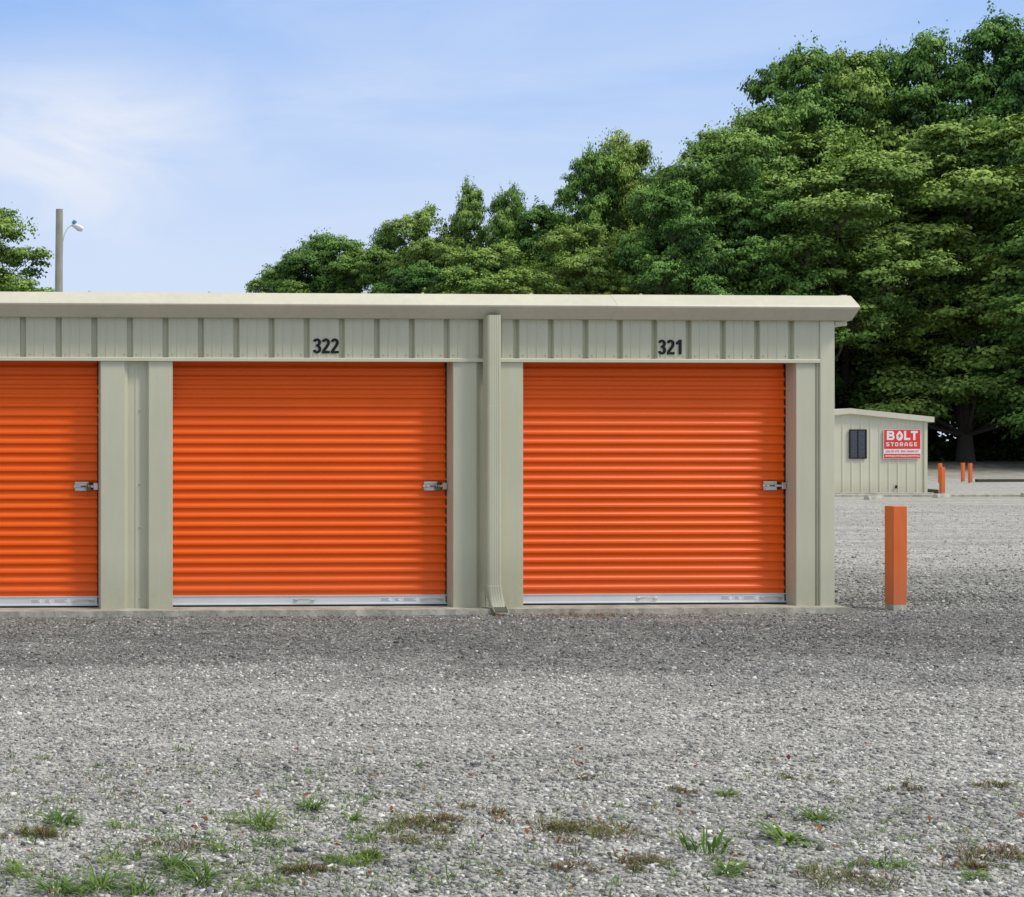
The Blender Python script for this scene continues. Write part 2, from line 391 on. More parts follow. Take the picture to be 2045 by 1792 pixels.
# header panel: reverse-rolled sheet, deep channels every 12 inches with a slim lip beside each
hp=[(XL,0.0)]
x=3.265-0.3048*26
while x<7.77:
    if x-0.06>XL:
        for o in (x-0.205,x-0.125):
            if o>XL+0.02: hp+=[(o-0.010,0.0),(o-0.005,-0.005),(o+0.005,-0.005),(o+0.010,0.0)]
        hp+=[(x-0.030,0.0),(x-0.022,0.042),(x+0.014,0.042),(x+0.022,0.0),(x+0.026,-0.004),(x+0.036,-0.004),(x+0.040,0.0)]
    x+=0.3048
hp+= [(7.70,0.0),(7.781,0.0)]
hd=MB(); hd.extrude_z(hp,2.197,2.56)
x=3.265-0.3048*26
while x<7.77:
    if x>XL+0.1:
        for o in (-0.048,0.058):
            hd.cyl((x+o,0.001,2.228),(x+o,-0.008,2.228),0.008,seg=6)
    x+=0.3048
hd.obj("header_panel",M_beige,bld)
ht=MB(); ht.extrude_x([(-0.022,2.166),(-0.022,2.190),(-0.016,2.197),(0.06,2.197),(0.06,2.166)],XL,7.779)
ht.obj("header_trim",M_trim,bld)
prof=[(-0.012,2.745),(-0.035,2.748),(-0.160,2.652),(-0.170,2.640),(-0.166,2.628),(-0.052,2.536),(-0.002,2.533),(-0.002,2.745)]
gu=MB(); gu.extrude_x(prof,XL-0.12,5.92); 
prof2=[(y_*1.0-0.0015,z_+(0.0015 if z_>2.64 else -0.0015)) for (y_,z_) in prof]
gu.extrude_x(prof2,5.905,8.040)
gu.obj("gutter",M_gut,bld)
rk=MB(); rk.box(7.925,8.03,-0.0,6.25,2.492,2.530,0.003); rk.box(7.98,8.035,0.0,6.25,2.525,2.76,0.003)
rk.obj("rake_trim",M_trim,bld)
rf=MB()
rp=[]; x=XL-0.1
while x<7.9:
    rp+=[(x,0),(x+0.24,0),(x+0.262,0.03),(x+0.285,0.03)]; x+=0.3048
rp.append((7.975,0))
for (x,h) in rp: rf.v+=[(x,0.0,2.726+h*0.6),(x,6.25,2.85+h)]
for i in range(len(rp)-1): rf.f.append((2*i,2*i+2,2*i+3,2*i+1))
for u in (1.39,2.42,3.77,4.27,5.22,6.19,6.9):
    rf.cyl((u,0.0,2.735),(u,0.0,2.762),0.011,seg=6)
rf.obj("roof",M_gut,bld)
# downspout
W2=0.056; D2=0.066
cs=[(-W2,D2-0.016),(-W2,-D2+0.018),(-W2+0.005,-D2+0.005),(-W2+0.016,-D2)]
for i in range(4):
    c0=-0.034+i*0.0195
    cs+=[(c0,-D2),(c0+0.003,-D2+0.0022),(c0+0.008,-D2+0.0022),(c0+0.011,-D2)]
cs+=[(W2-0.014,-D2),(W2-0.005,-D2+0.005),(W2,-D2+0.018),(W2,D2-0.016),(W2-0.005,D2-0.005),(W2-0.016,D2),(-W2+0.016,D2)]
yb=-0.074
path=[(yb,2.56,0,1.0),(yb,1.785,0,1.0),(yb,1.784,0,1.02),(yb,0.245,0,1.02),(yb,0.244,0,1.07)]
NA=20
for k in range(NA+1):
    t=math.radians(58*k/NA); R=0.20
    path.append((yb-R*(1-math.cos(t)),0.242-R*math.sin(t),math.degrees(t),1.075))
ye,ze=path[-1][0],path[-1][1]
path+=[(ye-0.030,ze-0.008,46,1.08)]
ds=MB(); m_=len(cs)
def ring(y_,z_,an,sc):
    t=math.radians(an)
    return [(4.848+cx*sc+0.14*max(0,(0.25-z_)), y_+cy*sc*math.cos(t), max(0.010,z_+cy*sc*math.sin(t)*0.85)) for (cx,cy) in cs]
for p in path: ds.v+=ring(*p)
for k in range(len(path)-1):
    for i in range(m_):
        j=(i+1)%m_; q=k*m_
        ds.f.append((q+i,q+j,q+m_+j,q+m_+i))
d=ds.obj("downspout",M_beige,bld)
md=d.modifiers.new("thickness",'SOLIDIFY'); md.thickness=0.003; md.offset=-1
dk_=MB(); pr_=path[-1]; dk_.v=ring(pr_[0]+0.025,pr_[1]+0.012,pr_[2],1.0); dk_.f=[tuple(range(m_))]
dk_.obj("spout_mouth_shade",M_spout,d)  # dark sheet closing the spout mouth, standing in for the shade inside

# doors
def door(xl,xr,lock):
    DY=0.175
    P=0.0797; pts=[]; z=0.142
    prof=[(0.0,0.0),(0.14,0.0),(0.30,-0.0004),(0.44,-0.0014),(0.50,-0.0035),(0.525,-0.0095),(0.55,-0.0122),(0.62,-0.0130),(0.70,-0.0131),(0.80,-0.0122),(0.88,-0.0095),(0.94,-0.0055),(0.98,-0.002)]
    while z<2.26:
        for (f,dy) in prof: pts.append((DY+dy,z+f*P))
        z+=P
    c=MB(); nx=9; X0=xl-0.02; X1=xr+0.02-0.004
    for (yy,zz) in pts:
        for i in range(nx):
            f=i/(nx-1); sag=0.003*math.sin(f*math.pi*2.0+zz*3+xl)
            extra=0.02*max(0,(zz-1.95)/0.3)**2
            c.v.append((X0+(X1-X0)*f,yy+sag+extra,zz))
    for k in range(len(pts)-1):
        for i in range(nx-1):
            q=k*nx+i; c.f.append((q,q+1,q+nx+1,q+nx))
    cur=c.obj("door",M_orange,bld,smooth=True)
    b=MB(); b.extrude_x([(DY-0.028,0.066),(DY-0.028,0.074),(DY-0.012,0.078),(DY-0.010,0.135),(DY-0.018,0.139),(DY-0.018,0.146),(DY+0.004,0.146),(DY+0.004,0.066)],xl+0.001,xr-0.001)
    b.obj("bottom_bar",M_alu,cur)
    s=MB(); s.box(xl+0.001,xr-0.001,DY-0.03,DY+0.01,0.051,0.0655); s.obj("rubber_seal",M_dark,cur)
    xm=(xl+xr)/2-0.04
    for (cx,w) in ((xm,0.080),(xr-0.13,0.085)):
        h=MB()
        h.tube([(cx-w,DY-0.020,0.104),(cx-w*0.75,DY-0.030,0.106),(cx-w*0.45,DY-0.042,0.112),(cx+w*0.45,DY-0.042,0.112),(cx+w*0.75,DY-0.030,0.106),(cx+w,DY-0.020,0.104)],[0.006]*6,6)
        h.box(cx-w-0.012,cx-w+0.016,DY-0.022,DY-0.011,0.092,0.116,0.002); h.box(cx+w-0.016,cx+w+0.012,DY-0.022,DY-0.011,0.092,0.116,0.002)
        h.obj("pull_handle",M_steel,cur,smooth=False)
    for (o,w) in ((-0.59,0.10),(-0.47,0.06),(-0.39,0.14)):
        k=MB(); kk=MB()
        k.box(xr+o,xr+o+w,DY-0.0135,DY-0.0115,0.090,0.124)
        for r in range(3):
            kk.box(xr+o+0.008,xr+o+w*(0.85-0.15*(r%2)),DY-0.0150,DY-0.0130,0.095+r*0.010,0.0985+r*0.010)
        k.v+= kk.v; off0=8; k.f+=[tuple(i+off0 for i in f) for f in kk.f]
        so_=k.obj("warning_sticker",M_white,cur); so_.data.materials.append(M_bprint)
        for pi,pp in enumerate(so_.data.polygons): pp.material_index=0 if pi<6 else 1
    l=MB(); x1=xr-0.014; x0=xr-0.205; zc=1.093; ly=DY-0.017
    l.box(x0,x0+0.120,ly-0.006,ly,zc-0.040,zc+0.040,0.002)
    l.box(x0+0.004,x0+0.116,ly-0.016,ly-0.0065,zc+0.023,zc+0.034,0.002)
    l.box(x0+0.004,x0+0.116,ly-0.016,ly-0.0065,zc-0.034,zc-0.023,0.002)
    l.box(x0-0.010,x1+0.008,ly-0.016,ly-0.008,zc-0.011,zc+0.011,0.003)
    l.box(x0+0.015,x0+0.028,ly-0.034,ly-0.0165,zc-0.010,zc+0.010,0.003)
    l.box(x1-0.032,x1+0.008,ly-0.024,ly-0.0165,zc-0.030,zc+0.030,0.003)
    for dx in (0.018,0.102):
        for dz in (-0.028,0.028): l.cyl((x0+dx,ly-0.016,zc+dz),(x0+dx,ly-0.021,zc+dz),0.005,seg=8)
    l.obj("slide_latch",M_steel,cur)
    sl_=MB(); sl_.box(x0+0.050,x0+0.098,ly-0.0175,ly-0.0165,zc-0.005,zc+0.005)
    sl_.obj("latch_slot",M_dark,cur)
    sl_=MB(); sl_.box(x0+0.124,x1-0.035,ly-0.004,ly-0.001,zc-0.034,zc+0.034)
    sl_.obj("latch_slot",M_dark,cur)
    if lock:
        p=MB(); px_=x0+0.118
        p.box(px_-0.020,px_+0.020,ly-0.050,ly-0.030,zc-0.042,zc-0.004,0.005)
        p.tube([(px_-0.012,ly-0.041,zc-0.006),(px_-0.012,ly-0.041,zc+0.018),(px_-0.006,ly-0.041,zc+0.027),(px_+0.006,ly-0.041,zc+0.027),(px_+0.012,ly-0.041,zc+0.018),(px_+0.012,ly-0.041,zc-0.006)],[0.0045]*6,6)
        p.obj("padlock",M_brass,cur)
    for (xa,xb) in ((xr-0.010,xr-0.001),(xl+0.001,xl+0.010)):
        tr=MB(); tr.box(xa,xb,DY-0.015,DY+0.05,0.052,2.165); tr.obj("door_track",M_dark,cur)
for i,(a_,b_) in enumerate(opens): door(a_,b_,i in (1,2))

# lettering
def text_mesh(name, s, size, loc, mat, parent, sx=1.0, bold=0.0, depth=0.0015, align='CENTER'):
    cu=bpy.data.curves.new(name+"_curve",'FONT'); cu.body=s; cu.size=size; cu.align_x=align; cu.offset=bold; cu.extrude=depth
    cu.resolution_u=6
    to=bpy.data.objects.new("tmp",cu); COL.objects.link(to)
    dg=bpy.context.evaluated_depsgraph_get(); dg.update()
    me=bpy.data.meshes.new_from_object(to.evaluated_get(dg)); COL.objects.unlink(to); bpy.data.objects.remove(to)
    me.materials.clear(); me.materials.append(mat)
    co=[v.co.copy() for v in me.vertices]
    for v,c in zip(me.vertices,co): v.co=Vector((c.x*sx, -c.z, c.y))
    me.update()
    o=bpy.data.objects.new(name,me); o.location=loc
    link(o,parent); return o
def arc(cx,cy,rx_,ry_,a0,a1,n=18):
    return [(cx+rx_*math.cos(math.radians(a0+(a1-a0)*i/n)),cy+ry_*math.sin(math.radians(a0+(a1-a0)*i/n))) for i in range(n+1)]
def ribbon(pts,w,sxx,szz,ox,oz,V,Fc,layer,wz=None):
    """flat mitred stroke in the x/z plane"""
    n0=len(V); m=len(pts); wz=wz or w
    for i,(x,z) in enumerate(pts):
        def nrm(a,b):
            dx,dz=b[0]-a[0],b[1]-a[1]; l=math.hypot(dx,dz) or 1; return (-dz/l,dx/l)
        n1=nrm(pts[max(i-1,0)],pts[max(i,1)]); n2=nrm(pts[min(i,m-2)],pts[min(i+1,m-1)])
        nx,nz=n1[0]+n2[0],n1[1]+n2[1]; l=math.hypot(nx,nz) or 1; nx/=l; nz/=l
        k=1/max(0.55,nx*n1[0]+nz*n1[1])
        nx*=w/2*k; nz*=wz/2*k
        V+= [((x+nx)*sxx+ox,-0.0004*layer,(z+nz)*szz+oz),((x-nx)*sxx+ox,-0.0004*layer,(z-nz)*szz+oz)]
    for i in range(m-1): Fc.append((n0+2*i,n0+2*i+1,n0+2*i+3,n0+2*i+2))
GL={
 '3':(0.60,[(arc(0.28,0.735,0.175,0.190,165,-80),0.205,0.155),(arc(0.28,0.285,0.19,0.212,80,-165),0.21,0.155),([(0.19,0.525),(0.32,0.52)],0.13,0.13)]),
 '2':(0.60,[(arc(0.28,0.715,0.18,0.210,165,-28)+[(0.32,0.42),(0.19,0.26),(0.12,0.13)],0.205,0.16),([(0.01,0.085),(0.555,0.085)],0.17,0.17)]),
 '1':(0.60,[([(0.34,0.0),(0.34,0.5),(0.34,1.0)],0.21,0.18),([(0.29,0.93),(0.20,0.81),(0.06,0.725)],0.17,0.16)]),
 'B':(0.86,[([(0.12,0),(0.12,1)],0.24,None),([(0.12,0.89),(0.58,0.89),(0.68,0.80),(0.68,0.64),(0.58,0.54),(0.12,0.54)],0.22,None),([(0.12,0.50),(0.62,0.50),(0.72,0.40),(0.72,0.22),(0.62,0.11),(0.12,0.11)],0.22,None)]),
 'L':(0.74,[([(0.12,1.0),(0.12,0.115),(0.68,0.115)],0.24,None)]),
 'T':(0.80,[([(0.0,0.885),(0.76,0.885)],0.23,None),([(0.38,0.88),(0.38,0.0)],0.24,None)]),
 'S':(0.92,[([(0.76,0.89),(0.18,0.89),(0.11,0.82),(0.11,0.58),(0.18,0.50),(0.64,0.50),(0.71,0.42),(0.71,0.18),(0.64,0.11),(0.04,0.11)],0.20,None)]),
 'O':(0.96,[([(0.40,0.89),(0.20,0.89),(0.11,0.80),(0.11,0.20),(0.20,0.11),(0.62,0.11),(0.71,0.20),(0.71,0.80),(0.62,0.89),(0.40,0.89)],0.20,None)]),
 'R':(0.94,[([(0.11,0),(0.11,1)],0.22,None),([(0.11,0.89),(0.62,0.89),(0.71,0.80),(0.71,0.50),(0.62,0.40),(0.11,0.40)],0.20,None),([(0.42,0.40),(0.72,0.0)],0.22,None)]),
 'A':(0.94,[([(0.08,0.0),(0.08,0.62),(0.28,0.89),(0.54,0.89),(0.74,0.62),(0.74,0.0)],0.20,None),([(0.1,0.33),(0.72,0.33)],0.18,None)]),
 'G':(0.96,[([(0.76,0.89),(0.20,0.89),(0.11,0.80),(0.11,0.20),(0.20,0.11),(0.71,0.11),(0.71,0.48),(0.42,0.48)],0.20,None)]),
 'E':(0.84,[([(0.76,0.89),(0.11,0.89),(0.11,0.11),(0.76,0.11)],0.20,None),([(0.11,0.50),(0.68,0.50)],0.18,None)]),
}
def block(name,s,h,wx,x,y,z,mat,parent,extra=0.0):
    tot=sum(GL[c_][0]+extra for c_ in s)*h*wx; ox=-tot/2; V=[];Fc=[];ly=0
    for ch in s:
        adv,st_=GL[ch]
        for (pp,w,wz) in st_:
            ribbon(pp,w,h*wx,h,ox,0,V,Fc,ly,wz); ly=(ly+1)%3
        ox+=(adv+extra)*h*wx
    o=mesh_obj(name,V,Fc,mat,parent); o.location=(x,y,z)
    return o
for s,x in (("322",3.428),("321",6.454)):
    block("unit_number",s,0.128,1.0,x,-0.0075,2.236,M_black,bld)

# ------------------------------------------------------------------ bollards
def bollard_meshes():
    w=0.0625; h=0.915
    b=MB()
    rings=[(0.055,w,0.004),(h-0.004,w,0.004),(h,w-0.004,0.004)]
    prev=None
    for (z,hw,bv) in rings:
        r=[(-hw+bv,-hw),(hw-bv,-hw),(hw,-hw+bv),(hw,hw-bv),(hw-bv,hw),(-hw+bv,hw),(-hw,hw-bv),(-hw,-hw+bv)]
        n=len(b.v); b.v+=[(x,y,z) for x,y in r]
        if prev is not None:
            for j in range(8): k=(j+1)%8; b.f.append((prev+j,prev+k,n+k,n+j))
        prev=n
    b.f.append(tuple(prev+j for j in range(8)))
    c=MB(); c.box(-0.0605,0.0605,-0.0605,0.0605,-0.05,0.058,0.004)
    return b,c
b,c=bollard_meshes()
e0=empty("bollard",(8.535,0.10,0),"square orange steel bollard standing in gravel by the building","bollard","orange safety bollards")
bo=b.obj("post",M_boll,e0); co_=c.obj("post_base",M_conc,e0)
for (x,y) in ((33.75,36.0),(46.5,54.6),(49.2,56.9),(48.0,54.7)):
    z=gz(y); e=e0.copy(); e.location=(x,y,z); e["label"]="square orange steel bollard standing beside the gravel lot edge"; COL.objects.link(e)
    for p in (bo,co_):
        q=p.copy(); q.parent=e; COL.objects.link(q)

# ------------------------------------------------------------------ small office
off=empty("office_building",(0,0,0),"small beige metal office shed with shallow gable roof","shed")
oy=34.3; OX0,OX1=26.6,32.05; AP=29.45
def otop(x): return 2.67-0.098*max(0,x-AP)-0.098*max(0,AP-x)
op=[]; x=OX0
while x<OX1-0.05:
    op+=[(x,oy),(x+0.20,oy),(x+0.232,oy-0.022),(x+0.25,oy-0.022),(x+0.282,oy)]
    x+=0.3048
op.append((OX1,oy)); op=[p for p in op if p[0]<=OX1]
ow=MB(); ow.extrude_z(op+[(OX1,oy+9),(OX0,oy+9),(OX0,oy)],0.12,otop)
ow.obj("wall",M_office,off)
o2=MB(); o2.box(OX0-0.1,OX1+0.15,oy-0.15,oy+9.1,-0.1,0.12,0.01); o2.obj("foundation",M_conc,off)
orf=MB()
ra,rb,rc=(OX0-0.2),AP,(OX1+0.16)
sec=[(ra,otop(ra)-0.03),(rb,otop(rb)-0.03),(rc,otop(rc)-0.03),(rc,otop(rc)+0.14),(rb,otop(rb)+0.14),(ra,otop(ra)+0.14)]
for yy_ in (oy-0.16,oy+9.2): orf.v+=[(x,yy_,z) for x,z in sec]
orf.f+=[(0,1,4,5),(1,2,3,4),(6,11,10,7),(7,10,9,8)]+[(i,i+6,(i+1)%6+6,(i+1)%6) for i in range(6)]
orf.obj("roof",M_gut,off)
oc=MB(); oc.box(OX1-0.09,OX1+0.015,oy-0.04,oy+0.05,0.1,2.39,0.003); oc.obj("corner_trim",M_trim,off)
fr=MB(); wx0,wx1,wz0,wz1=29.48,30.05,1.20,2.14
wy=oy-0.03
fr.box(wx0,wx1,wy-0.03,wy,wz1-0.04,wz1); fr.box(wx0,wx1,wy-0.03,wy,wz0,wz0+0.04)
fr.box(wx0,wx0+0.04,wy-0.03,wy,wz0+0.04,wz1-0.04); fr.box(wx1-0.04,wx1,wy-0.03,wy,wz0+0.04,wz1-0.04)
fr.box((wx0+wx1)/2-0.014,(wx0+wx1)/2+0.014,wy-0.025,wy,wz0+0.04,wz1-0.04)
gl=MB(); gl.box(wx0+0.03,wx1-0.03,wy-0.012,wy+0.03,wz0+0.03,wz1-0.03)
win=gl.obj("window",M_glass,off); fr.obj("window_frame",M_frame,win)
spg=MB(); spg.box(31.0,31.06,oy-0.06,oy-0.024,0.25,0.35,0.006); spg.obj("outdoor_socket",M_frame,off)
sg=empty("sign",(0,0,0),"red and white metal business sign fixed to the office wall","sign")
sx0,sx1=30.60,31.82; sy=oy-0.065
q=MB(); q.box(sx0,sx1,sy,sy+0.028,1.20,2.14); q.obj("board",M_white,sg)
q=MB(); q.box(sx0+0.012,sx1-0.012,sy-0.003,sy-0.0005,1.515,2.128); q.obj("red_panel",M_red,sg)
q=MB(); q.box(sx0+0.012,sx1-0.012,sy-0.003,sy-0.0005,1.212,1.36); q.obj("red_panel",M_red,sg)
xc=(sx0+sx1)/2; ty=sy-0.006
block("lettering","B",0.29,1.05,xc-0.38,ty,1.80,M_white,sg)
block("lettering","LT",0.29,1.05,xc+0.29,ty,1.80,M_white,sg)
block("lettering","STORAGE",0.125,1.05,xc,ty,1.60,M_white,sg,extra=0.25)
text_mesh("lettering","(765) 207-4778   RENT ONLINE 24/7",0.082,(xc,ty+0.003,1.41),M_red,sg,sx=0.85,bold=0.001)
text_mesh("lettering","WWW.BOLTSTORAGE.COM/TIPTON",0.085,(xc,ty,1.257),M_white,sg,sx=0.80,bold=0.002)
em=MB(); pts=[(-0.10,1.84),(-0.11,1.95),(-0.07,2.02),(0.0,2.10),(0.07,2.03),(0.11,1.97),(0.10,1.85),(0.05,1.79),(-0.04,1.78)]
em.v=[(xc-0.09+x,ty,z) for x,z in pts]; em.f=[tuple(range(len(pts)))]
em.obj("emblem",M_white,sg)
em=MB(); em.v=[(xc-0.09+x,ty-0.004,z) for x,z in [(0.02,2.03),(-0.06,1.92),(-0.01,1.92),(-0.03,1.83),(0.06,1.95),(0.01,1.95)]]; em.f=[(0,1,2,5),(2,3,4,5)]
em.obj("emblem_bolt",M_red,sg)

def wheel_stop(x,y,rot,ln):
    m=MB(); m.extrude_x([(-0.085,0),(-0.075,0.06),(-0.045,0.12),(0.045,0.12),(0.075,0.06),(0.085,0)],-ln/2,ln/2)
    o=m.obj("wheel_stop",M_conc); o.location=(x,y,gz(y)); o.rotation_euler=(0,0,math.radians(rot))
    o["label"]="weathered concrete wheel stop on gravel by the office"; o["category"]="wheel stop"; o["group"]="concrete wheel stops by the office"
wheel_stop(28.2,31.0,35,1.0); wheel_stop(31.4,32.6,35,1.0); wheel_stop(35.3,33.3,10,1.9)
m=MB(); m.box(-7.5,7.5,-0.5,0.5,-0.05,0.075,0.01); o=m.obj("pavement",M_conc); o.location=(34.5,34.05,0); o.rotation_euler=(0,0,math.radians(-1)); o["kind"]="structure"
for (x,y,ln,rot) in ((34.7,38.2,2.2,70),(52.3,57.0,5.0,4)):
    m=MB(); m.box(-ln/2,ln/2,-0.1,0.1,0,0.14,0.015); o=m.obj("landscape_timber",M_tie); o.location=(x,y,gz(y)); o.rotation_euler=(0,0,math.radians(rot))
    o["label"]="dark weathered landscape timber edging the gravel lot"; o["category"]="timber"; o["group"]="timbers edging the lot"

# ------------------------------------------------------------------ utility pole with lamp
pl=empty("street_lamp",(4.36,37.0,0),"weathered wooden pole carrying a small yard light","street lamp")
m=MB(); m.tube([(0,0,-0.2),(0.0,0,3),(0.01,0,6.5),(0.03,0,9.42)],[0.165,0.15,0.135,0.118],14); m.obj("pole",M_wood,pl)
m=MB(); m.tube([(0.13,0,8.15),(0.15,0,8.35),(0.20,0,8.60),(0.30,0,8.80),(0.44,0,8.90),(0.56,0,8.90)],[0.020]*6,8); m.box(0.10,0.16,-0.05,0.05,8.05,8.35); m.obj("bracket_arm",M_alu,pl)
m=MB(); m.tube([(0.44,0,8.90),(0.54,0,8.89),(0.69,0,8.81),(0.80,0,8.76)],[0.04,0.08,0.115,0.08],12); m.obj("lamp_shade",M_alu,pl)
m=MB(); m.tube([(0.50,0,8.95),(0.55,0,9.04)],[0.08,0.065],12); m.obj("photocell",M_teal,pl)

# ------------------------------------------------------------------ trees
def unit(v): return v/np.maximum(np.linalg.norm(v,axis=1,keepdims=True),1e-6)
def cards(c, nrm, size, tone):
    n=len(c)
    t=unit(np.cross(nrm, rng.normal(size=(n,3)))); b=np.cross(nrm,t)
    s=size[:,None]
    A=rng.uniform(0.75,1.2,(n,4))
    bend=nrm*s*0.25
    V=np.stack([c+t*s*A[:,0:1]-bend, c+b*s*0.62*A[:,1:2], c-t*s*A[:,2:3]-bend, c-b*s*0.62*A[:,3:4]],1).reshape(-1,3)
    F=np.arange(4*n).reshape(n,4)
    return V,F,np.repeat(tone,4)
H0=20.0
def make_variant(seed, shape):
    """crown = big boughs -> ragged sprays on each bough -> leaf-sized faces"""
    r=np.random.default_rng(seed)
    R=6.0; zlo,zhi=(6.5 if shape=='high' else 1.6),20.0
    boughs=[]
    nb={'round':16,'tall':16,'oval':15,'high':13}[shape]
    for i in range(nb):
        g=(i+0.35)/nb
        if shape=='round': env=math.sin(math.pi*min(1,g*0.76+0.14))**0.55
        elif shape=='tall': env=0.92*math.sin(math.pi*min(1,g*0.72+0.17))**0.6
        else: env=math.sin(math.pi*min(1,g*0.70+0.12))**0.55
        br=r.uniform(1.5,2.8)*(0.70+0.35*env)
        an=i*2.399963+r.uniform(-.4,.4)
        rad=max(0,R*env-br*0.75)*r.uniform(0.75,1.12)
        z=zlo+br*0.6+(zhi-zlo-1.3*br)*g
        boughs.append((math.cos(an)*rad,math.sin(an)*rad,z,br,r.uniform(0.50,0.85)))
    boughs.append((r.uniform(-.8,.8),r.uniform(-.8,.8),zhi-1.9,1.8,0.85))
    if shape in ('round','oval'):
        for i in range(7):
            an=i*0.9+r.uniform(-.2,.2); boughs.append((math.cos(an)*R*0.66,math.sin(an)*R*0.66,zlo+r.uniform(0.9,3.0),r.uniform(1.3,1.9),0.5))
    ncore=3
    for g in (0.35,0.55,0.72): boughs.append((0,0,zlo+(zhi-zlo)*g,2.8,0.9))
    C=[];Nn=[];S=[];T=[]
    for bi,(bx,by,bz,br,fl) in enumerate(boughs):
        core=bi>=len(boughs)-ncore
        nc=int(7.5*br*br)+6 if not core else 20
        cd=unit(r.normal(size=(nc,3))); 
        flip=(cd[:,2]<-0.25)&(r.random(nc)<0.65); cd[flip,2]*=-1
        rr=r.uniform(0.62,1.10,(nc,1))
        cc=cd*br*rr*np.array([1.08,1.08,fl])
        btone=r.normal(0,0.06)
        for j in range(nc):
            cr=r.uniform(0.36,0.98)
            k=int(158*cr**1.6)+20
            d=unit(r.normal(size=(k,3))); d[:,2]=np.where((d[:,2]<-0.1)&(r.random(k)<0.5),-d[:,2],d[:,2])
            st=r.uniform(0.8,1.35)
            ax=cd[j]*np.array([1,1,0.25]); ax=ax/max(1e-3,np.linalg.norm(ax))
            p=d*cr*(0.35+0.68*r.random((k,1)))*np.array([1.10,1.10,0.52])
            p=p+ax[None]*(p@ax)[:,None]*(st-0.6)*0.8
            p[:,2]-=0.10*(p[:,0]**2+p[:,1]**2)/max(cr,0.3)
            pos=p+cc[j]
            C.append(pos+np.array([bx,by,bz]))
            Nn.append(unit(d*0.7+cd[j]*0.5+np.array([0,0,0.6])+r.normal(size=(k,3))*0.42))
            S.append(r.uniform(0.075,0.175,k))
            T.append(np.clip(0.42+btone+r.normal(0,0.07)+d[:,2]*0.20+cd[j,2]*0.22+r.normal(0,0.07,k),0,1))  # tops of sprays lighter, undersides darker: light and shade put into leaf tone
    for i in range(10):
        an=r.uniform(0,6.28); rr_=r.uniform(0.3,4.0); k=55
        p=r.normal(size=(k,3))*np.array([0.24,0.24,0.36])
        C.append(p+np.array([math.cos(an)*rr_,math.sin(an)*rr_,zhi-0.2-rr_*0.42])); Nn.append(unit(r.normal(size=(k,3))+np.array([0,0,.4]))); S.append(r.uniform(0.08,0.15,k)); T.append(np.clip(r.normal(0.6,0.1,k),0,1))
    C=np.concatenate(C);Nn=np.concatenate(Nn);S=np.concatenate(S);T=np.concatenate(T)
    V,F,TT=cards(C,Nn,S,T)
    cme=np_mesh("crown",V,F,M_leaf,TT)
    tb=MB()
    tb.tube([(0,0,-0.4),(0.05,0.03,1.2),(0.0,0.1,4),(0.15,0,8),(0.05,-0.1,12),(0.1,0.1,17.5)],[0.52,0.36,0.29,0.23,0.16,0.04],10)
    for (x,y,z,br,fl) in boughs[:-3]:
        z0=max(1.6,z-math.hypot(x,y)*0.6-1.0); rr=0.13*(1-z0/24)+0.015
        tb.tube([(0.05,0,z0),(x*0.4,y*0.4,z0+(z-z0)*0.30),(x*0.75,y*0.75,z0+(z-z0)*0.72),(x,y,z+0.2)],[rr,rr*0.75,rr*0.5,0.03],6)
        for q in range(3):
            a=r.uniform(0,6.28); tb.tube([(x*0.75,y*0.75,z0+(z-z0)*0.72),(x+math.cos(a)*br*0.4,y+math.sin(a)*br*0.4,z+0.1),(x+math.cos(a)*br*0.85,y+math.sin(a)*br*0.85,z+r.uniform(-.3,.6))],[rr*0.45,rr*0.3,0.015],5)
    tme=bpy.data.meshes.new("trunk"); tme.from_pydata(tb.v,[],tb.f); tme.materials.append(M_bark); tme.update()
    return cme,tme
variants=[make_variant(1,'round'),make_variant(2,'tall'),make_variant(3,'oval'),make_variant(4,'round'),make_variant(5,'tall'),make_variant(6,'oval'),make_variant(7,'high')]
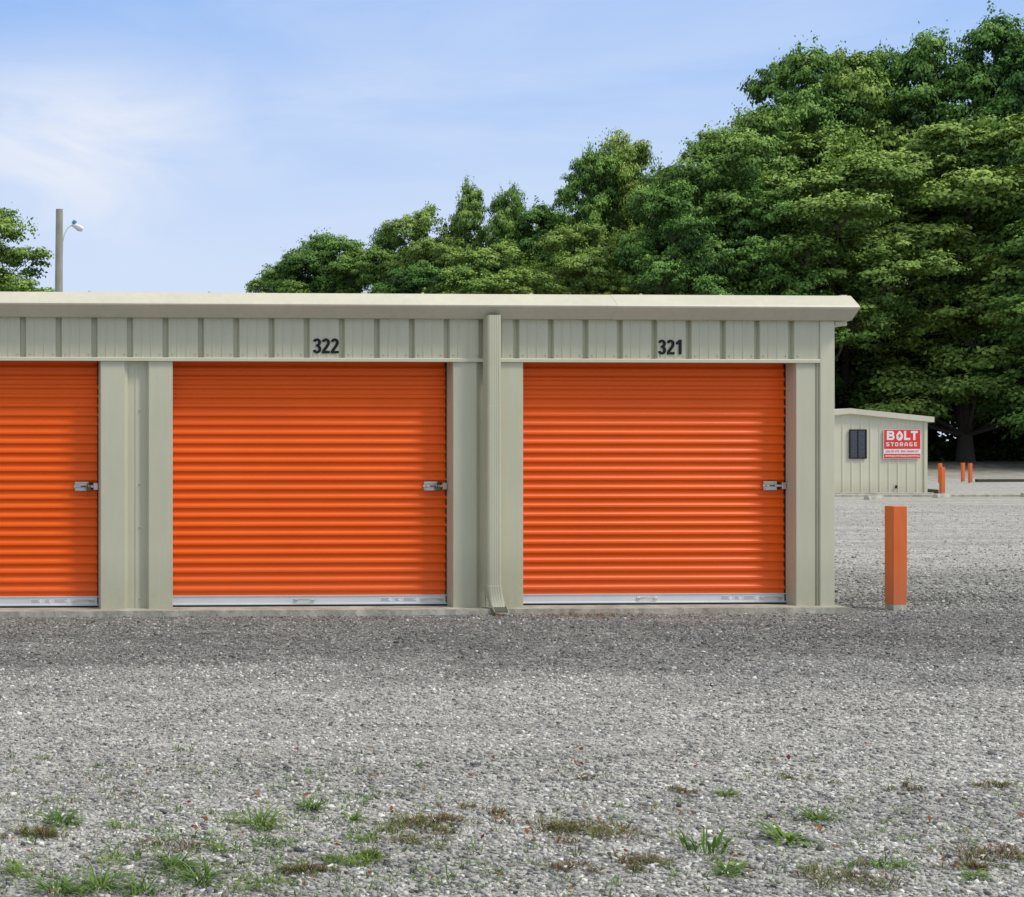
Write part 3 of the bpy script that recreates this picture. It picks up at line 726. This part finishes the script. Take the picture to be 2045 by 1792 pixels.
TR=[(2.5,49,11.6,6.4,0,10),(-3.5,50,10.0,7,3,80),
 (28.1,101,15.6,6.6,0,20),(29.9,101,16.8,8.0,5,200),(31.9,98,15.6,8,0,95),(36.9,106,18.2,5.5,1,0),
 (35.9,93.5,17.8,7,2,40),(38.6,93.4,19.6,4.6,4,140),(40.6,91.3,19.2,4.4,1,220),(42.0,89.3,17.6,7.5,5,300),
 (31.3,83.7,12.8,7,3,10),(33.8,80.6,12.4,7.5,0,160),(37.0,82,14.0,8,2,60),(41.5,81,15.2,7,3,250),
 (43.8,85.1,20.6,5.8,4,30),(46.0,86,22.0,6.2,1,100),(52.5,96.7,22.5,8,2,0),(49.3,79.9,21.0,9.0,5,190),(45.2,77,17.2,7,0,270),
 (55.3,86.6,23.8,9,0,45),(61.0,89.3,28.8,9.5,5,15),(65.4,92.1,29.2,10,3,135),(70.5,95.9,30.0,10.5,2,75),
 (71.5,91.7,30.4,10,0,210),(74.6,89.7,31.2,11,5,290),(79.5,87.6,32.4,12,3,330),
 (64.6,78.5,21.6,14.5,3,35),(55.4,77.5,18.9,12,6,110),(67.5,70.5,19.9,13.0,0,240),(50.9,78.0,17.6,9,4,170),(61.0,85.2,22.0,12,6,310),
 (71.5,80.0,18,11,2,30),(84,84,28,13,0,60),
 (29.6,112,15.0,8,2,0),(34,112,15.5,9,0,50),(39.5,108,16.5,9,3,100),(45,104,18,9,2,150),(50,104,19,10,0,200),(57.5,100,22,9,3,250),(66,104,26,11,2,300),(76,103,28,12,0,20),
 (70,112,24,13,3,60),(82,112,26,14,2,120),(90,100,26,14,5,200),(60,112,22,12,0,10),(96,112,26,15,0,250)]
parts_base={}
for (x,y,h,dm,vi,rot) in TR:
    e=bpy.data.objects.new("deciduous_tree",None); e.empty_display_size=1.0
    e.location=(x,y,gz(y)-0.1); e.rotation_euler=(0,0,math.radians(rot))
    k=dm/12.0; e.scale=(k,k,h/H0)
    e["label"]=("broad leafy green tree behind the storage row" if y<60 else ("tall leafy green tree in the dense wood" if h>20 else "leafy green tree at the edge of the wood"))
    e["category"]="tree"; e["group"]="trees of the wood behind the lot" if y>60 else "trees beside the yard light"
    link(e)
    if vi not in parts_base:
        cme,tme=variants[vi]
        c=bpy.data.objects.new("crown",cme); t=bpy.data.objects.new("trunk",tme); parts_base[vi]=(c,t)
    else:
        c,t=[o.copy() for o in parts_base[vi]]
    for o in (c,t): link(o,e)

ncl=820
X=np.concatenate([rng.uniform(22,100,520),rng.uniform(62,104,300)]); base=np.interp(X,[22,40,55,66,95],[98,88,88,87,84])
Yc=base+rng.uniform(-1,9,ncl); R_=rng.uniform(0.8,2.4,ncl); Zc=np.array([gz(y) for y in Yc])+rng.random(ncl)**1.3*11.0
C=[];Nn=[];S=[];T=[]
for i in range(ncl):
    k=150; d=unit(rng.normal(size=(k,3))); d[:,2]=d[:,2]*0.8
    p=d*R_[i]*(0.6+0.4*rng.random((k,1)))
    C.append(p+np.array([X[i],Yc[i],Zc[i]])); Nn.append(unit(d+np.array([0,-.2,.3])+rng.normal(size=(k,3))*0.6)); S.append(rng.uniform(0.14,0.34,k))
    T.append(np.clip(rng.normal(0.36,0.12)+d[:,2]*0.15+rng.normal(0,0.08,k),0,1))  # leaf tone rises with upward facing, painting lit tops
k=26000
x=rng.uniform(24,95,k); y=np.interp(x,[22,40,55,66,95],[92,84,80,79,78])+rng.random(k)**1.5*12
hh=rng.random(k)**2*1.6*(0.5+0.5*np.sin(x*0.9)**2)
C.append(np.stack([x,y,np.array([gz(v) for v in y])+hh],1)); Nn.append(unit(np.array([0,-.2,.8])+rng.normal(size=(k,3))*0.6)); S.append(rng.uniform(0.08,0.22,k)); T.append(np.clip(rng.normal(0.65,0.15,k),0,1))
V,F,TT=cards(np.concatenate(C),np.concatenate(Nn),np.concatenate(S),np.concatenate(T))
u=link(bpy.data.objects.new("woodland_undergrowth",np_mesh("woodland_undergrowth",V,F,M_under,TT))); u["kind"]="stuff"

# ------------------------------------------------------------------ weeds in the gravel
def blades(n, spread, length, width, droop, flat=0.6, seg=4, up=0.5, upmax=1.45, tmean=0.5):
    V=[];F=[];T=[]
    for i in range(n):
        an=rnd.uniform(0,2*math.pi); r=spread*math.sqrt(rnd.random()); bx,by=math.cos(an)*r,math.sin(an)*r
        ln=length*rnd.uniform(0.45,1.1); dr=an+rnd.uniform(-0.8,0.8); el=rnd.uniform(up,upmax)
        w=width*rnd.uniform(0.6,1.2); px,py,pz=bx,by,0.0
        tn=rnd.gauss(tmean,0.18); n0=len(V)
        for s in range(seg+1):
            f=s/seg; ww=w*(math.sin(math.pi*min(1,f*flat+0.22)) if flat<1 else math.sin(math.pi*(0.08+0.9*f)))
            if s==seg: ww=w*0.06
            ox,oy_=-math.sin(dr)*ww,math.cos(dr)*ww
            V+=[(px-ox,py-oy_,pz),(px+ox,py+oy_,pz)]; T+=[tn,tn]
            e=el-droop*f; st=ln/seg
            px+=math.cos(dr)*math.cos(e)*st; py+=math.sin(dr)*math.cos(e)*st; pz=max(0.004,pz+math.sin(e)*st)
        for s in range(seg): F.append((n0+2*s,n0+2*s+1,n0+2*s+3,n0+2*s+2))
    return np.array(V),np.array(F),np.clip(np.array(T),0,1)
def add_plant(name,label,cat,group,x,y,mat,V,F,T):
    o=link(bpy.data.objects.new(name,np_mesh(name,V,F,mat,T))); o.location=(x,y,0.004)
    o["label"]=label; o["category"]=cat; o["group"]=group
    return o
def plant(name,label,cat,group,x,y,mat,args,sz=(1,1,1)):
    V,F,T=blades(*args); return add_plant(name,label,cat,group,x,y,mat,V*np.array(sz),F,T)
for (x,y,s) in ((0.50,-7.24,1.05),(1.235,-7.31,1.2),(0.819,-7.86,1.05),(0.551,-8.08,1.05),(0.411,-8.13,1.0),(0.883,-8.02,1.0),(1.484,-7.07,0.85),(3.338,-7.336,0.9),(3.215,-6.92,0.6),(1.60,-7.25,0.55),(2.62,-8.02,0.65),(1.02,-7.65,0.5),(0.68,-8.14,0.7),(0.30,-7.9,0.6),(3.4,-8.1,0.55)):
    plant("grass_tuft","spiky green grass tuft growing through the gravel","grass","grass tufts in the gravel",x,y,M_grass,(int(75*s),0.034*s,0.105*s,0.0027,1.3,0.6,5,0.2,1.3),sz=(1.1,1.1,0.9))
plant("weed_plant","broad-leaved green weed rosette growing in the gravel","weed","weeds in the gravel",3.054,-7.62,M_grass,(40,0.035,0.125,0.0075,0.9,1.0,5,0.15,0.85))
plant("weed_plant","tall leafy green weed growing in the gravel","weed","weeds in the gravel",2.695,-7.735,M_grass,(60,0.075,0.080,0.0050,1.0,1.0,4,0.6,1.4),sz=(1,1,1.25))
plant("weed_plant","small leafy green weed growing in the gravel","weed","weeds in the gravel",2.67,-7.95,M_grass,(30,0.045,0.05,0.0048,0.8,1.0,4,0.3,1.1))
for (x,y,rx_,n_,mt) in ((0.401,-7.42,0.12,480,M_dry),(1.90,-7.35,0.20,1050,M_dry),(2.424,-7.44,0.25,1400,M_dry),(3.10,-6.84,0.07,160,M_dry),(3.693,-7.85,0.17,700,M_dry),
    (2.999,-8.09,0.20,640,M_dry),(2.436,-7.88,0.13,320,M_dry),(1.261,-7.95,0.12,320,M_dry),(3.455,-7.99,0.10,240,M_dry),(3.62,-6.61,0.07,110,M_dry),(4.394,-6.79,0.11,190,M_dry),(4.03,-6.85,0.06,120,M_dry),(2.78,-6.6,0.05,70,M_dry),(1.46,-7.80,0.11,600,M_grass),(2.1,-7.1,0.09,120,M_dry),(1.75,-7.55,0.12,260,M_dry),
    (0.95,-7.5,0.09,110,M_grass),(1.2,-7.6,0.12,190,M_grass),(0.7,-7.3,0.08,90,M_grass),(3.2,-7.95,0.13,220,M_grass),(4.1,-7.5,0.09,110,M_dry),(1.55,-7.55,0.09,130,M_grass),(0.65,-7.75,0.12,180,M_grass),(1.05,-8.05,0.14,210,M_grass),(3.75,-8.0,0.09,150,M_grass),(0.85,-7.62,0.12,170,M_dry),(2.15,-7.95,0.12,190,M_dry)):
    Vs=[];Fs=[];Ts=[];o_=0; m_c=max(6,int(rx_*90))
    for q in range(m_c):
        cxx=max(-1.5,min(1.5,rnd.gauss(0,0.55)))*rx_; cyy=max(-1.4,min(1.4,rnd.gauss(0,0.5)))*rx_*0.62
        V,F,T=blades(max(5,int(n_/m_c*rnd.uniform(0.4,1.5))),rx_*rnd.uniform(0.14,0.34),rnd.uniform(0.020,0.046),0.0019,1.0,0.6,3,0.15,1.3,rnd.choice((0.15,0.3,0.5,0.7,0.9)))
        Vs.append(V+np.array([cxx,cyy,0]));Fs.append(F+o_);Ts.append(T);o_+=len(V)
    add_plant("ground_weed","low brownish-green matted weed patch on the gravel" if mt is M_dry else "low green matted weed patch on the gravel","weed","matted weed patches on the gravel",x,y,mt,np.concatenate(Vs),np.concatenate(Fs),np.concatenate(Ts))
Vs=[];Fs=[];Ts=[];off_n=0
for i in range(760):
    y=rnd.triangular(-8.6,-5.8,-7.9); x=rnd.uniform(0.05,(y+12.87)*0.75)
    if rnd.random()<0.40: x=rnd.uniform(0.2,1.9)
    V,F,T=blades(rnd.randint(3,12),0.026,rnd.uniform(0.018,0.050),0.0019,1.0,0.6,3,0.2,1.3)
    V=V+np.array([x,y,0.004]); Vs.append(V);Fs.append(F+off_n);Ts.append(T-(rnd.random()<0.3)*0.3);off_n+=len(V)
o=link(bpy.data.objects.new("ground_cover",np_mesh("ground_cover",np.concatenate(Vs),np.concatenate(Fs),M_grass,np.clip(np.concatenate(Ts),0,1)))); o["kind"]="stuff"
k=560
x=np.concatenate([rng.normal(5.45,0.42,230),rng.uniform(0.5,8,80),rng.uniform(0.2,4.5,250)]); y=np.concatenate([rng.normal(-0.33,0.07,230),rng.uniform(-0.6,-0.2,80),rng.uniform(-8.5,-5.9,250)])
y=np.where((y>-0.22),-0.22-rng.random(k)*0.1,y)
V,F,TT=cards(np.stack([x,y,np.full(k,0.018)],1),unit(np.array([0,-0.3,1.0])+rng.normal(size=(k,3))*0.4),rng.uniform(0.005,0.015,k),np.clip(rng.normal(0.48,0.25,k),0,1))
o=link(bpy.data.objects.new("leaf_litter",np_mesh("leaf_litter",V,F,M_litter,TT))); o["kind"]="stuff"

# ------------------------------------------------------------------ camera
cam=bpy.data.cameras.new("camera"); co=bpy.data.objects.new("camera",cam); COL.objects.link(co)
cam.sensor_width=36; cam.lens=36*3030/2045; cam.shift_x=0.5; cam.shift_y=0.0045
cam.clip_end=3000; cam.clip_start=0.1
co.location=(0,-12.87,1.38); co.rotation_euler=(math.radians(90),0,math.radians(-2.79))
scene.camera=co

# ------------------------------------------------------------------ light
EL=math.radians(52); AZ=math.radians(122)
sd=Vector((math.sin(AZ)*math.cos(EL),math.cos(AZ)*math.cos(EL),math.sin(EL)))
sun=bpy.data.lights.new("sun",'SUN'); sun.energy=2.3; sun.angle=math.radians(12); sun.color=(1.0,0.94,0.84)
so=bpy.data.objects.new("sun",sun); so.rotation_euler=sd.to_track_quat('Z','Y').to_euler(); so.location=(0,0,30); COL.objects.link(so)
w=bpy.data.worlds.new("World"); scene.world=w; w.use_nodes=True; nt=w.node_tree
bg=nt.nodes["Background"]; bg.inputs[1].default_value=0.1
sky=N(nt,"ShaderNodeTexSky",sky_type='NISHITA'); sky.sun_disc=False; sky.sun_elevation=EL; sky.sun_rotation=AZ; sky.air_density=1.0; sky.dust_density=1.5; sky.ozone_density=1.2
tc=N(nt,"ShaderNodeTexCoord"); sp_=N(nt,"ShaderNodeSeparateXYZ"); L(nt,tc.outputs["Generated"],sp_.inputs[0])
# hazy sky: pale at the horizon, blue at mid height, whitened overhead, out of view, as added fill light
grd=ramp(nt,sp_.outputs[2],[(0.0,(0.70,0.78,0.92)),(0.12,(0.64,0.75,0.96)),(0.22,(0.42,0.60,0.95)),(0.31,(0.28,0.49,0.93)),(0.42,(0.55,0.66,0.86)),(0.62,(0.88,0.88,0.88))])
g10=N(nt,"ShaderNodeMix",data_type='RGBA',blend_type='MULTIPLY'); g10.inputs[0].default_value=1.0; g10.inputs[7].default_value=(10.6,10.6,10.6,1); L(nt,grd.outputs[0],g10.inputs[6])
mxs=N(nt,"ShaderNodeMix",data_type='RGBA'); mxs.inputs[0].default_value=0.88; L(nt,sky.outputs[0],mxs.inputs[6]); L(nt,g10.outputs[2],mxs.inputs[7])
mp=N(nt,"ShaderNodeMapping"); mp.inputs["Rotation"].default_value=(0,math.radians(15),0); mp.inputs["Scale"].default_value=(1.6,1.6,9.0); L(nt,tc.outputs["Generated"],mp.inputs[0])
n1=N(nt,"ShaderNodeTexNoise",Scale=1.7,Detail=7.0,Roughness=0.55,Distortion=0.5); L(nt,mp.outputs[0],n1.inputs["Vector"])
c1=ramp(nt,n1.outputs[0],[(0.47,0.0),(0.75,0.34)])
vd=N(nt,"ShaderNodeVectorMath",operation='SUBTRACT'); L(nt,tc.outputs["Generated"],vd.inputs[0]); vd.inputs[1].default_value=(0.10,0.965,0.198)
vs=N(nt,"ShaderNodeVectorMath",operation='MULTIPLY'); vs.inputs[1].default_value=(0.75,0.3,1.5); L(nt,vd.outputs[0],vs.inputs[0])
vl=N(nt,"ShaderNodeVectorMath",operation='LENGTH'); L(nt,vs.outputs[0],vl.inputs[0])
mp2=N(nt,"ShaderNodeMapping"); mp2.inputs["Rotation"].default_value=(0,math.radians(-10),0); mp2.inputs["Scale"].default_value=(5,5,13); L(nt,tc.outputs["Generated"],mp2.inputs[0])
n2=N(nt,"ShaderNodeTexNoise",Scale=1.3,Detail=8.0,Roughness=0.55,Distortion=0.9); L(nt,mp2.outputs[0],n2.inputs["Vector"])
c2=N(nt,"ShaderNodeMapRange",interpolation_type='SMOOTHSTEP'); L(nt,vl.outputs["Value"],c2.inputs["Value"]); c2.inputs["From Min"].default_value=0.0; c2.inputs["From Max"].default_value=0.145; c2.inputs["To Min"].default_value=0.9; c2.inputs["To Max"].default_value=0
nr=ramp(nt,n2.outputs[0],[(0.32,0.20),(0.66,0.95)])
cmul=N(nt,"ShaderNodeMath",operation='MULTIPLY'); L(nt,c2.outputs[0],cmul.inputs[0]); L(nt,nr.outputs[0],cmul.inputs[1])
cm=N(nt,"ShaderNodeMath",operation='MAXIMUM'); L(nt,c1.outputs[0],cm.inputs[0]); L(nt,cmul.outputs[0],cm.inputs[1])
mc=N(nt,"ShaderNodeMix",data_type='RGBA'); L(nt,cm.outputs[0],mc.inputs[0]); L(nt,mxs.outputs[2],mc.inputs[6]); mc.inputs[7].default_value=(8.6,8.9,9.6,1)
L(nt,mc.outputs[2],bg.inputs[0])
scene.view_settings.view_transform='Standard'; scene.view_settings.look='None'; scene.view_settings.exposure=0
